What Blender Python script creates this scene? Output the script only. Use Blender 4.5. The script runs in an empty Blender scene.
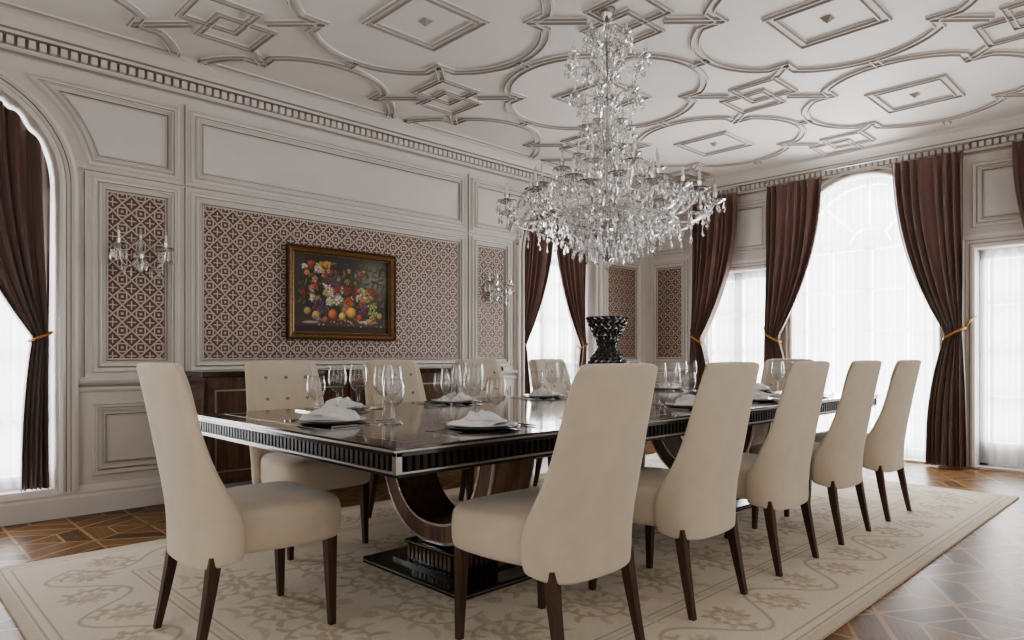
import bpy, math, random
import numpy as np
from mathutils import Vector, Matrix
from mathutils.geometry import tessellate_polygon
random.seed(7); rng=np.random.RandomState(5)
sc=bpy.context.scene
pi=math.pi
# ------------------------------------------------------------------ constants
H=1.035; TH=math.radians(45.9)
X0,X1=-1.33,7.42; Y0,Y1=-0.6,5.16; ZC=3.12
CX,CY=3.267,2.55
# ------------------------------------------------------------------ helpers
class MB:
    def __init__(s): s.v=[]; s.f=[]; s.m=[]
    def add(s,v,f,m=0):
        o=len(s.v); s.v+= [tuple(p) for p in v]
        for k,q in enumerate(f):
            s.f.append(tuple(i+o for i in q)); s.m.append(m[k] if isinstance(m,list) else m)
    def box(s,a,b,m=0):
        x0,y0,z0=a; x1,y1,z1=b
        s.add([(x0,y0,z0),(x1,y0,z0),(x1,y1,z0),(x0,y1,z0),(x0,y0,z1),(x1,y0,z1),(x1,y1,z1),(x0,y1,z1)],
              [(0,3,2,1),(4,5,6,7),(0,1,5,4),(1,2,6,5),(2,3,7,6),(3,0,4,7)],m)
    def lathe(s,prof,seg=24,c=(0,0,0),m=0):
        v=[];f=[]
        for r,z in prof:
            for k in range(seg):
                a=2*pi*k/seg; v.append((c[0]+r*math.cos(a),c[1]+r*math.sin(a),c[2]+z))
        n=len(prof)
        for i in range(n-1):
            for k in range(seg):
                k2=(k+1)%seg
                f.append((i*seg+k,i*seg+k2,(i+1)*seg+k2,(i+1)*seg+k))
        s.add(v,f,m)
    def tube(s,pts,rad,seg=6,m=0,cap=True):
        pts=[Vector(p) for p in pts]; n=len(pts)
        rs=rad if isinstance(rad,(list,tuple)) else [rad]*n
        v=[];f=[]
        t0=(pts[1]-pts[0]).normalized(); up=Vector((0,0,1))
        if abs(t0.z)>.95: up=Vector((1,0,0))
        nn=(up-t0*up.dot(t0)).normalized()
        for i,p in enumerate(pts):
            t=(pts[min(i+1,n-1)]-pts[max(i-1,0)]).normalized()
            nn=(nn-t*nn.dot(t)).normalized(); b=t.cross(nn)
            for k in range(seg):
                a=2*pi*k/seg; v.append(p+(nn*math.cos(a)+b*math.sin(a))*rs[i])
        for i in range(n-1):
            for k in range(seg):
                k2=(k+1)%seg
                f.append((i*seg+k,i*seg+k2,(i+1)*seg+k2,(i+1)*seg+k))
        if cap:
            f.append(tuple(range(seg))[::-1]); f.append(tuple((n-1)*seg+k for k in range(seg)))
        s.add(v,f,m)
    def octa(s,c,w,h,m=0,off=0.3):
        x,y,z=c; a=random.random()*pi; v=[(x,y,z)]
        for k in range(4):
            an=a+k*pi/2; v.append((x+w*math.cos(an),y+w*math.sin(an),z-h*(1-off)))
        v.append((x,y,z-h))
        s.add(v,[(0,1,2),(0,2,3),(0,3,4),(0,4,1),(5,2,1),(5,3,2),(5,4,3),(5,1,4)],m)
    def mesh(s,name,mats,smooth=False):
        me=bpy.data.meshes.new(name); me.from_pydata(s.v,[],s.f)
        for m in mats: me.materials.append(m)
        if len(mats)>1: me.polygons.foreach_set('material_index',s.m)
        if smooth: me.polygons.foreach_set('use_smooth',[True]*len(me.polygons))
        me.update(); return me
    def obj(s,name,mats,parent=None,smooth=False,loc=(0,0,0),rot=0):
        if not isinstance(mats,(list,tuple)): mats=[mats]
        return inst(name,s.mesh(name,mats,smooth),loc,rot,parent)
def inst(name,me,loc=(0,0,0),rot=0,parent=None):
    o=bpy.data.objects.new(name,me); sc.collection.objects.link(o)
    o.location=loc; o.rotation_euler=(0,0,rot)
    if parent: o.parent=parent
    return o
def empty(name,loc=(0,0,0),rot=0):
    o=bpy.data.objects.new(name,None); sc.collection.objects.link(o); o.location=loc; o.rotation_euler=(0,0,rot)
    o.empty_display_size=.1; return o
def fixnormals(me):
    import bmesh
    bm=bmesh.new(); bm.from_mesh(me); bmesh.ops.recalc_face_normals(bm,faces=bm.faces); bm.to_mesh(me); bm.free()
def smoothmod(o,lv=2):
    m=o.modifiers.new('sub','SUBSURF'); m.levels=lv; m.render_levels=lv
def bevelmod(o,w=.005,seg=2):
    m=o.modifiers.new('bev','BEVEL'); m.width=w; m.segments=seg; m.limit_method='ANGLE'
# ------------------------------------------------------------------ node helper
class E:
    nt=None
    def __init__(s,sock): s.s=sock
    @staticmethod
    def op(o,a,b=None,c=None):
        n=E.nt.nodes.new('ShaderNodeMath'); n.operation=o
        for i,x in enumerate((a,b,c)):
            if x is None: continue
            if isinstance(x,E): E.nt.links.new(x.s,n.inputs[i])
            else: n.inputs[i].default_value=x
        return E(n.outputs[0])
    def __add__(a,b): return E.op('ADD',a,b)
    def __radd__(a,b): return E.op('ADD',b,a)
    def __sub__(a,b): return E.op('SUBTRACT',a,b)
    def __rsub__(a,b): return E.op('SUBTRACT',b,a)
    def __mul__(a,b): return E.op('MULTIPLY',a,b)
    def __rmul__(a,b): return E.op('MULTIPLY',b,a)
    def __truediv__(a,b): return E.op('DIVIDE',a,b)
    def __lt__(a,b): return E.op('LESS_THAN',a,b)
    def __gt__(a,b): return E.op('GREATER_THAN',a,b)
def Eabs(a): return E.op('ABSOLUTE',a)
def Efl(a): return E.op('FLOOR',a)
def Efr(a): return E.op('FRACT',a)
def Emx(a,b): return E.op('MAXIMUM',a,b)
def Emn(a,b): return E.op('MINIMUM',a,b)
def newmat(name):
    m=bpy.data.materials.new(name); m.use_nodes=True; nt=m.node_tree
    return m,nt,nt.nodes['Principled BSDF']
def mat(name,col,rough=.5,metal=0,noise=0,nscale=8,bump=0,bscale=200,**kw):
    m,nt,b=newmat(name)
    b.inputs['Base Color'].default_value=(*col,1); b.inputs['Roughness'].default_value=rough; b.inputs['Metallic'].default_value=metal
    for k,v in kw.items():
        b.inputs[k.replace('_',' ')].default_value=v
    if noise or bump:
        tc=nt.nodes.new('ShaderNodeTexCoord')
    if noise:
        t=nt.nodes.new('ShaderNodeTexNoise'); t.inputs['Scale'].default_value=nscale; t.inputs['Detail'].default_value=4
        nt.links.new(tc.outputs['Object'],t.inputs['Vector'])
        r=nt.nodes.new('ShaderNodeValToRGB'); r.color_ramp.elements[0].position=.3; r.color_ramp.elements[1].position=.7
        r.color_ramp.elements[0].color=(*[c*(1-noise) for c in col],1); r.color_ramp.elements[1].color=(*[min(1,c*(1+noise)) for c in col],1)
        nt.links.new(t.outputs['Fac'],r.inputs['Fac']); nt.links.new(r.outputs['Color'],b.inputs['Base Color'])
    if bump:
        t=nt.nodes.new('ShaderNodeTexNoise'); t.inputs['Scale'].default_value=bscale; t.inputs['Detail'].default_value=3
        nt.links.new(tc.outputs['Object'],t.inputs['Vector'])
        bp=nt.nodes.new('ShaderNodeBump'); bp.inputs['Strength'].default_value=bump; bp.inputs['Distance'].default_value=.003
        nt.links.new(t.outputs['Fac'],bp.inputs['Height']); nt.links.new(bp.outputs['Normal'],b.inputs['Normal'])
    return m
def woodmat(name,c1,c2,rough=.25,axis=0,scale=6,coat=0.0):
    m,nt,b=newmat(name); tc=nt.nodes.new('ShaderNodeTexCoord'); mp=nt.nodes.new('ShaderNodeMapping')
    s=[scale*6]*3; s[axis]=scale*.5; mp.inputs['Scale'].default_value=s
    nt.links.new(tc.outputs['Object'],mp.inputs['Vector'])
    t=nt.nodes.new('ShaderNodeTexNoise'); t.inputs['Scale'].default_value=1; t.inputs['Detail'].default_value=5; t.inputs['Distortion'].default_value=.6
    nt.links.new(mp.outputs[0],t.inputs['Vector'])
    r=nt.nodes.new('ShaderNodeValToRGB'); r.color_ramp.elements[0].position=.35; r.color_ramp.elements[1].position=.68
    r.color_ramp.elements[0].color=(*c1,1); r.color_ramp.elements[1].color=(*c2,1)
    nt.links.new(t.outputs['Fac'],r.inputs['Fac']); nt.links.new(r.outputs['Color'],b.inputs['Base Color'])
    b.inputs['Roughness'].default_value=rough; b.inputs['Coat Weight'].default_value=coat; b.inputs['Coat Roughness'].default_value=.05
    return m
M_wall=mat('wall_paint',(.655,.622,.59),.55,noise=.03,nscale=3)
M_trim=mat('trim_paint',(.69,.658,.625),.42,noise=.02,nscale=5)
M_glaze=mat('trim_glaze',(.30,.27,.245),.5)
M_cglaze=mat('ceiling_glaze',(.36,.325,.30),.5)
M_ceil=mat('ceiling_paint',(.76,.735,.70),.6,noise=.02,nscale=2)
M_frame=mat('window_paint',(.75,.75,.75),.4)
M_fabric=mat('cream_velvet',(.56,.485,.385),.85,noise=.04,nscale=12,bump=.25,bscale=350,Sheen_Weight=.3)
M_button=mat('velvet_button',(.30,.25,.19),.85,noise=.05)
M_leg=woodmat('walnut_leg',(.036,.019,.013),(.088,.048,.032),.3,2,10)
M_espresso=woodmat('espresso_gloss',(.014,.007,.005),(.04,.02,.014),.1,0,3,coat=.3)
M_walnut=woodmat('walnut_gloss',(.055,.028,.019),(.14,.073,.045),.25,2,4,coat=.2)
M_support=woodmat('walnut_support',(.13,.070,.046),(.25,.145,.095),.3,2,4,coat=.1)
M_black=mat('black_lacquer',(.010,.009,.009),.15,noise=.1)
M_flute=mat('fluting_lacquer',(.016,.010,.008),.38,noise=.1,Specular_IOR_Level=.25)
M_silver=mat('brushed_silver',(.36,.335,.31),.32,1,noise=.05,nscale=60)
M_cut=mat('cutlery_silver',(.6,.58,.56),.22,1,noise=.03,nscale=60)
M_gold=mat('gold_cord',(.38,.20,.055),.5,.2,noise=.2,nscale=90)
M_curt=mat('brown_silk',(.150,.075,.060),.42,noise=.12,nscale=3,bump=.15,bscale=150,Sheen_Weight=.6)
M_napkin=mat('white_linen',(.74,.74,.74),.8,noise=.03,nscale=20,bump=.3,bscale=250)
M_china=mat('white_china',(.72,.72,.70),.12,noise=.02)
M_charger=mat('smoked_charger',(.10,.095,.09),.12,.3,noise=.1)
M_candle=mat('candle_sleeve',(.8,.79,.75),.4,noise=.02)
M_vase=mat('smoked_crystal',(.02,.02,.024),.06,noise=.1,IOR=1.9)
def glassmat(name,col=(1,1,1),gl=.3,ior=1.5,tr_=.25):
    m,nt,b=newmat(name); b.inputs['Transmission Weight'].default_value=1; b.inputs['Roughness'].default_value=.01; b.inputs['IOR'].default_value=ior
    b.inputs['Base Color'].default_value=(*col,1)
    g=nt.nodes.new('ShaderNodeBsdfGlossy'); g.inputs['Roughness'].default_value=.06; g.inputs['Color'].default_value=(1,1,1,1)
    mx=nt.nodes.new('ShaderNodeMixShader'); mx.inputs[0].default_value=gl
    nt.links.new(b.outputs[0],mx.inputs[1]); nt.links.new(g.outputs[0],mx.inputs[2])
    t=nt.nodes.new('ShaderNodeBsdfTransparent'); m2=nt.nodes.new('ShaderNodeMixShader'); m2.inputs[0].default_value=tr_
    nt.links.new(mx.outputs[0],m2.inputs[1]); nt.links.new(t.outputs[0],m2.inputs[2]); nt.links.new(m2.outputs[0],nt.nodes['Material Output'].inputs['Surface'])
    return m
M_crystal=glassmat('cut_crystal',gl=.36,ior=1.6,tr_=.10)
# thin-walled clear glass
M_glass,nt,b=newmat('wine_glass_crystal')
tr=nt.nodes.new('ShaderNodeBsdfTransparent'); tr.inputs[0].default_value=(.93,.93,.93,1)
gl=nt.nodes.new('ShaderNodeBsdfGlossy'); gl.inputs['Roughness'].default_value=.02
dfg=nt.nodes.new('ShaderNodeBsdfDiffuse'); dfg.inputs[0].default_value=(.5,.5,.51,1)
g2=nt.nodes.new('ShaderNodeMixShader'); g2.inputs[0].default_value=.15; nt.links.new(gl.outputs[0],g2.inputs[1]); nt.links.new(dfg.outputs[0],g2.inputs[2])
lw=nt.nodes.new('ShaderNodeLayerWeight'); lw.inputs[0].default_value=.5
E.nt=nt; fac=E(lw.outputs['Facing']); fac=E.op('POWER',fac,2.0)*.80+.10
mx=nt.nodes.new('ShaderNodeMixShader'); nt.links.new(fac.s,mx.inputs[0]); nt.links.new(tr.outputs[0],mx.inputs[1]); nt.links.new(g2.outputs[0],mx.inputs[2])
nt.links.new(mx.outputs[0],nt.nodes['Material Output'].inputs['Surface'])
# sheer
M_sheer,nt,b=newmat('sheer_voile')
tr=nt.nodes.new('ShaderNodeBsdfTransparent'); tl=nt.nodes.new('ShaderNodeBsdfTranslucent'); tl.inputs['Color'].default_value=(.92,.94,.97,1)
df=nt.nodes.new('ShaderNodeBsdfDiffuse'); df.inputs['Color'].default_value=(.85,.86,.88,1)
m1=nt.nodes.new('ShaderNodeMixShader'); m1.inputs[0].default_value=.3; m2=nt.nodes.new('ShaderNodeMixShader'); m2.inputs[0].default_value=.5
nt.links.new(tl.outputs[0],m1.inputs[1]); nt.links.new(df.outputs[0],m1.inputs[2]); nt.links.new(tr.outputs[0],m2.inputs[1]); nt.links.new(m1.outputs[0],m2.inputs[2])
nt.links.new(m2.outputs[0],nt.nodes['Material Output'].inputs['Surface'])
# wallpaper : interlocking trellis
def wallpaper(name,axis):
    m,nt,b=newmat(name); E.nt=nt
    tc=nt.nodes.new('ShaderNodeTexCoord'); sp=nt.nodes.new('ShaderNodeSeparateXYZ'); nt.links.new(tc.outputs['Object'],sp.inputs[0])
    a=E(sp.outputs[axis]); z=E(sp.outputs[2]); S=.115
    u=Efr(a/S+50.0)-.5; w=Efr(z/S+50.0)-.5
    au=Eabs(u); aw=Eabs(w)
    l1=Eabs(au+aw-.5)<.060
    l2=Eabs(Emx(au,aw)-.24)<.042
    l3=(Emn(Eabs(au-.5),Eabs(aw-.5))<.040)*(Emx(Eabs(au-.5),Eabs(aw-.5))<.25)
    inner=Emx(au,aw)<.075
    light=Emx(Emx(l1,l2),Emx(l3,inner))
    mx=nt.nodes.new('ShaderNodeMix'); mx.data_type='RGBA'
    mx.inputs[6].default_value=(.115,.064,.052,1); mx.inputs[7].default_value=(.47,.395,.345,1)
    nt.links.new(light.s,mx.inputs[0]); nt.links.new(mx.outputs[2],b.inputs['Base Color']); b.inputs['Roughness'].default_value=.5
    return m
M_wpX=wallpaper('trellis_wallpaper_x',0); M_wpY=wallpaper('trellis_wallpaper_y',1)
# parquet : hexagon marquetry
M_floor,nt,b=newmat('parquet'); E.nt=nt
tc=nt.nodes.new('ShaderNodeTexCoord'); sp=nt.nodes.new('ShaderNodeSeparateXYZ'); nt.links.new(tc.outputs['Object'],sp.inputs[0])
S=.66; R3=1.7320508
px=E(sp.outputs[0])/S+40.0; py=E(sp.outputs[1])/S+40.0*R3
def Emod(a,m_): return a-Efl(a/m_)*m_
ax_=Emod(px,1.0)-.5; ay_=Emod(py,R3)-R3/2
bx_=Emod(px-.5,1.0)-.5; by_=Emod(py-R3/2,R3)-R3/2
c=(ax_*ax_+ay_*ay_)<(bx_*bx_+by_*by_)
gx=c*ax_+(1-c)*bx_; gy=c*ay_+(1-c)*by_
d0=Eabs(gx); d1=Eabs(gx*.5+gy*.8660254); d2=Eabs(gx*.5-gy*.8660254)
hd=Emx(d0,Emx(d1,d2))
ang=E.op('ARCTAN2',gy,gx)/(2*pi)+1.0+1/12.0
sec6=Efl(Emod(ang,1.0)*6.0)
frs=Efr(Emod(ang,1.0)*6.0); frs=Emn(frs,1-frs)
rad=E.op('SQRT',gx*gx+gy*gy)
line=Emx(hd>.485,(Eabs(hd-.30)<.010))
line=Emx(line,(frs*rad<.010)*(hd>.04))
hid=(px-gx)*3.1+(py-gy)*5.7+sec6*1.37+(hd>.30)*2.11
wn=nt.nodes.new('ShaderNodeTexWhiteNoise'); wn.noise_dimensions='1D'
rn=Efl(hid*100.0+.5); nt.links.new(rn.s,wn.inputs['W']); var=E(wn.outputs[0])
def grain(rot):
    mp=nt.nodes.new('ShaderNodeMapping'); mp.inputs['Rotation'].default_value=(0,0,rot)
    mp.vector_type='TEXTURE'; mp.inputs['Scale'].default_value=(1/5,1/75,1)
    nt.links.new(tc.outputs['Object'],mp.inputs[0])
    t=nt.nodes.new('ShaderNodeTexNoise'); t.inputs['Scale'].default_value=1; t.inputs['Detail'].default_value=4; nt.links.new(mp.outputs[0],t.inputs['Vector']); return E(t.outputs[0])
s3=Emod(sec6,3.0)
g=(s3<.5)*grain(pi/2)+((s3>.5)*(s3<1.5))*grain(pi/2+pi/3)+(s3>1.5)*grain(pi/2-pi/3)
val=g*.65+var*.4
r=nt.nodes.new('ShaderNodeValToRGB'); r.color_ramp.elements[0].position=.25; r.color_ramp.elements[1].position=.85
r.color_ramp.elements[0].color=(.060,.030,.013,1); r.color_ramp.elements[1].color=(.225,.120,.052,1); nt.links.new(val.s,r.inputs[0])
mx=nt.nodes.new('ShaderNodeMix'); mx.data_type='RGBA'; nt.links.new(line.s,mx.inputs[0]); nt.links.new(r.outputs[0],mx.inputs[6]); mx.inputs[7].default_value=(.31,.195,.095,1)
nt.links.new(mx.outputs[2],b.inputs['Base Color']); b.inputs['Roughness'].default_value=.34; b.inputs['Specular IOR Level'].default_value=.10
def vcmat(name,rough,bump=0,bscale=300):
    m,nt,b=newmat(name); a=nt.nodes.new('ShaderNodeAttribute'); a.attribute_name='Col'; nt.links.new(a.outputs['Color'],b.inputs['Base Color']); b.inputs['Roughness'].default_value=rough
    if bump:
        tc=nt.nodes.new('ShaderNodeTexCoord'); t=nt.nodes.new('ShaderNodeTexNoise'); t.inputs['Scale'].default_value=bscale; nt.links.new(tc.outputs['Object'],t.inputs[0])
        bp=nt.nodes.new('ShaderNodeBump'); bp.inputs['Strength'].default_value=bump; bp.inputs['Distance'].default_value=.004; nt.links.new(t.outputs[0],bp.inputs['Height']); nt.links.new(bp.outputs[0],b.inputs['Normal'])
    return m
# ------------------------------------------------------------------ plane mappers
mapL=lambda a,b,h:(a,Y1-h,b)
mapR=lambda a,b,h:(X1-h,a,b)
mapF=lambda a,b,h:(a,Y0+h,b)
mapB=lambda a,b,h:(X0+h,a,b)
mapC=lambda a,b,h:(a,b,ZC-h)
def sweep(mb,pts,mp,prof,closed=True,segm=None):
    n=len(pts); P=[Vector(p) for p in pts]; v=[];f=[];ms=[]; k=len(prof)
    for i in range(n):
        if closed: a=P[(i-1)%n]; c=P[(i+1)%n]
        else: a=P[max(i-1,0)]; c=P[min(i+1,n-1)]
        p=P[i]
        d1=(p-a) if (p-a).length>1e-9 else (c-p); d2=(c-p) if (c-p).length>1e-9 else (p-a)
        d1.normalize(); d2.normalize()
        n1=Vector((-d1.y,d1.x)); n2=Vector((-d2.y,d2.x)); mm=(n1+n2)/max(.35,1+n1.dot(n2))
        for o,h in prof: q=p+mm*o; v.append(mp(q.x,q.y,h))
    for i in range(n if closed else n-1):
        j=(i+1)%n
        for s in range(k-1):
            f.append((i*k+s,j*k+s,j*k+s+1,i*k+s+1)); ms.append(segm[s] if segm else 0)
    mb.add(v,f,ms)
def rect(a0,b0,a1,b1): return [(a0,b0),(a1,b0),(a1,b1),(a0,b1)]
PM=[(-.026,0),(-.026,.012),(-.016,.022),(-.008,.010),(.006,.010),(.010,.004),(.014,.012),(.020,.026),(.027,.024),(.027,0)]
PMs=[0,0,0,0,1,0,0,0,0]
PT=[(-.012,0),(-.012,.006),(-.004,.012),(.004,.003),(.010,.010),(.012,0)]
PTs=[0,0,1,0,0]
# ------------------------------------------------------------------ walls with openings
def archpts(c,R,zs,zb,n=24):
    return [(c-R,zb),(c+R,zb)]+[(c+R*math.cos(a),zs+R*math.sin(a)) for a in [pi*i/n for i in range(n+1)]]
def make_wall(name,mp,a0,a1,holes,depth):
    mb=MB()
    outer=[(a0,0),(a1,0),(a1,ZC),(a0,ZC)]
    loops=[outer]+holes
    tris=tessellate_polygon([[Vector((x,y,0)) for x,y in l] for l in loops])
    flat=[p for l in loops for p in l]
    mb.add([mp(x,y,0) for x,y in flat],[tuple(t) for t in tris])
    for hl in holes:
        n=len(hl); v=[mp(x,y,0) for x,y in hl]+[mp(x,y,-depth) for x,y in hl]
        mb.add(v,[(i,(i+1)%n,n+(i+1)%n,n+i) for i in range(n)])
    mb.add([mp(x,y,-depth) for x,y in flat],[tuple(t) for t in tris])
    return mb.obj(name,M_wall)
LC=[.36,5.76]; LR=.60; LZS=2.13; LZB=.16; AW=.105
holesL=[archpts(c,LR,LZS,LZB) for c in LC]
WL=make_wall('wall_left',mapL,X0,X1,holesL,.36)
RC=CY-.02; RR=.70; RZS=2.18
doorsY=[(3.52,4.36),(.70,1.54)]; DZ=2.02
holesR=[archpts(RC,RR,RZS,.02)]+[[(a,.02),(b,.02),(b,DZ),(a,DZ)] for a,b in doorsY]
WR=make_wall('wall_back',mapR,Y0,Y1,holesR,.25)
holesF=[archpts(c,LR+.1,LZS,LZB) for c in (.36,3.06,5.76)]
WF=make_wall('wall_front',mapF,X0,X1,holesF,.25)
WB=make_wall('wall_side',mapB,Y0,Y1,[archpts(2.2,.9,1.9,LZB)],.25)
mb=MB(); mb.box((X0-.4,Y0-.4,-.1),(X1+.4,Y1+.4,0)); mb.obj('floor',M_floor)
mb=MB(); mb.box((X0-.4,Y0-.4,ZC),(X1+.4,Y1+.4,ZC+.1)); mb.obj('ceiling',M_ceil)
# ------------------------------------------------------------------ wall trim
tn=[0]
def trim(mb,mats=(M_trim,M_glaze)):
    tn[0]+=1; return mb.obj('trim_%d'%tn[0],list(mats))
def panel(mb,mp,a0,b0,a1,b1):
    sweep(mb,rect(a0,b0,a1,b1),mp,PM,True,PMs)
    d=.055; sweep(mb,rect(a0+d,b0+d,a1-d,b1-d),mp,PT,True,PTs)
wpL=MB(); t=MB()
C=3.06
for a0,a1 in [(1.17,1.66),(4.46,4.95),(1.79,4.33),(6.56,7.26)]:
    panel(t,mapL,a0,.95,a1,2.20)
    d=.07; wpL.add([mapL(a0+d,.95+d,.004),mapL(a1-d,.95+d,.004),mapL(a1-d,2.20-d,.004),mapL(a0+d,2.20-d,.004)],[(0,1,2,3)])
for a0,a1 in [(1.79,4.33),(6.56,7.26)]:
    panel(t,mapL,a0,2.31,a1,2.78)
for s in (1,-1):
    for q in (0,.05):
        arc_=[]
        for k in range(15):
            z=(2.78-q)+((2.31+q)-(2.78-q))*k/14; r=LR+.20+q; dx=math.sqrt(max(0,r*r-max(0,z-LZS)**2)); arc_.append((.36+dx,z))
        pts=[(1.66-q,2.31+q),(1.66-q,2.78-q)]+arc_
        if s==-1: pts=[(2*C-a,b) for a,b in pts][::-1]
        sweep(t,pts,mapL,PM if q==0 else PT,True,PMs if q==0 else PTs)
for a0,a1 in [(1.17,1.66),(1.79,3.0),(3.12,4.33),(4.46,4.95),(6.56,7.26)]:
    panel(t,mapL,a0,.27,a1,.70)
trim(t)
wp=wpL.obj('wallpaper_panel',M_wpX,WL)
t=MB()
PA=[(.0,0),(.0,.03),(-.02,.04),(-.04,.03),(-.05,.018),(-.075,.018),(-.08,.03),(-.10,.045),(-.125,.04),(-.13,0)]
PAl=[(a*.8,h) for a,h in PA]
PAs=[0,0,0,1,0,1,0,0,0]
def archpath(c,R,zs,zb,n=28): return [(c+R,zb)]+[(c+R*math.cos(pi*i/n),zs+R*math.sin(pi*i/n)) for i in range(n+1)]+[(c-R,zb)]
for c in LC: sweep(t,archpath(c,LR,LZS,LZB-.0),mapL,PAl,False,PAs)
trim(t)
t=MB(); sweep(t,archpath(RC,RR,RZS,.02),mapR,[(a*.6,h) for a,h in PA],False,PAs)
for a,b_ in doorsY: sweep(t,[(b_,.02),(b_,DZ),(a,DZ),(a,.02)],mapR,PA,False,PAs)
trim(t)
t=MB(); wpR=MB()
for a0,a1 in [(4.56,5.04),(Y0+.08,.42)]:
    panel(t,mapR,a0,.95,a1,2.20); d=.07
    wpR.add([mapR(a0+d,.95+d,.004),mapR(a1-d,.95+d,.004),mapR(a1-d,2.20-d,.004),mapR(a0+d,2.20-d,.004)],[(0,1,2,3)])
    panel(t,mapR,a0,2.31,a1,2.78); panel(t,mapR,a0,.27,a1,.70)
for a,b_ in doorsY: panel(t,mapR,a,2.24,b_,2.78)
trim(t); wpR.obj('wallpaper_panel_back',M_wpY,WR)
def runs(mb,mp,segs,prof,segm=None):
    for s0,s1 in segs:
        v=[];f=[];ms=[];k=len(prof)
        for a in (s0,s1):
            for h,z in prof: v.append(mp(a,z,h))
        for s in range(k-1): f.append((s,k+s,k+s+1,s+1)); ms.append(segm[s] if segm else 0)
        f.append(tuple(range(k))); f.append(tuple(range(k,2*k))[::-1]); ms+=[0,0]
        mb.add(v,f,ms)
segL=[(X0,LC[0]-LR-AW),(LC[0]+LR+AW,LC[1]-LR-AW),(LC[1]+LR+AW,X1)]
segR=[(Y0,.57),(1.67,RC-RR-.08),(RC+RR+.08,3.39),(4.49,Y1)]
base=[(0,0),(.03,0),(.03,.12),(.022,.135),(.026,.15),(.016,.175),(.008,.19),(0,.19)]
dado=[(0,.795),(.012,.80),(.02,.815),(.012,.83),(.012,.845),(.035,.86),(.04,.875),(.03,.885),(0,.885)]
for nm,mp,segs in (('left',mapL,[(X0,X1)]),('back',mapR,segR)):
    mb=MB(); runs(mb,mp,segs,base); mb.obj('baseboard_'+nm,M_trim)
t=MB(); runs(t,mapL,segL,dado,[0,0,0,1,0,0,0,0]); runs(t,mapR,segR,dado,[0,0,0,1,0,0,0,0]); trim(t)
t=MB()
for a in (1.10,1.725,4.395,5.02): sweep(t,[(a,.9),(a,2.255 if a in (1.10,5.02) else 2.84)],mapL,PT,False,PTs)
sweep(t,[(LC[0]+LR+AW,2.255),(LC[1]-LR-AW,2.255)],mapL,PT,False,PTs)
trim(t)
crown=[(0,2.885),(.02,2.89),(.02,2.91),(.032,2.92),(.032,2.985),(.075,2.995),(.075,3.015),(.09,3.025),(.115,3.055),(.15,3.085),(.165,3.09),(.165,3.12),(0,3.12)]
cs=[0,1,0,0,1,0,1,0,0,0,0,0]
t=MB()
for mp,s0,s1 in ((mapL,X0,X1),(mapR,Y0,Y1),(mapF,X0,X1),(mapB,Y0,Y1)):
    runs(t,mp,[(s0,s1)],crown,cs)
    a=s0+.05
    while a<s1-.05:
        p0=mp(a,2.937,.032); p1=mp(a+.036,2.984,.062)
        t.box((min(p0[0],p1[0]),min(p0[1],p1[1]),p0[2]),(max(p0[0],p1[0]),max(p0[1],p1[1]),p1[2]),0)
        a+=.056
    runs(t,mp,[(s0,s1)],[(.0325,2.932),(.0335,2.932),(.0335,2.984),(.0325,2.984)],[1,1,1])
trim(t)
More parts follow.
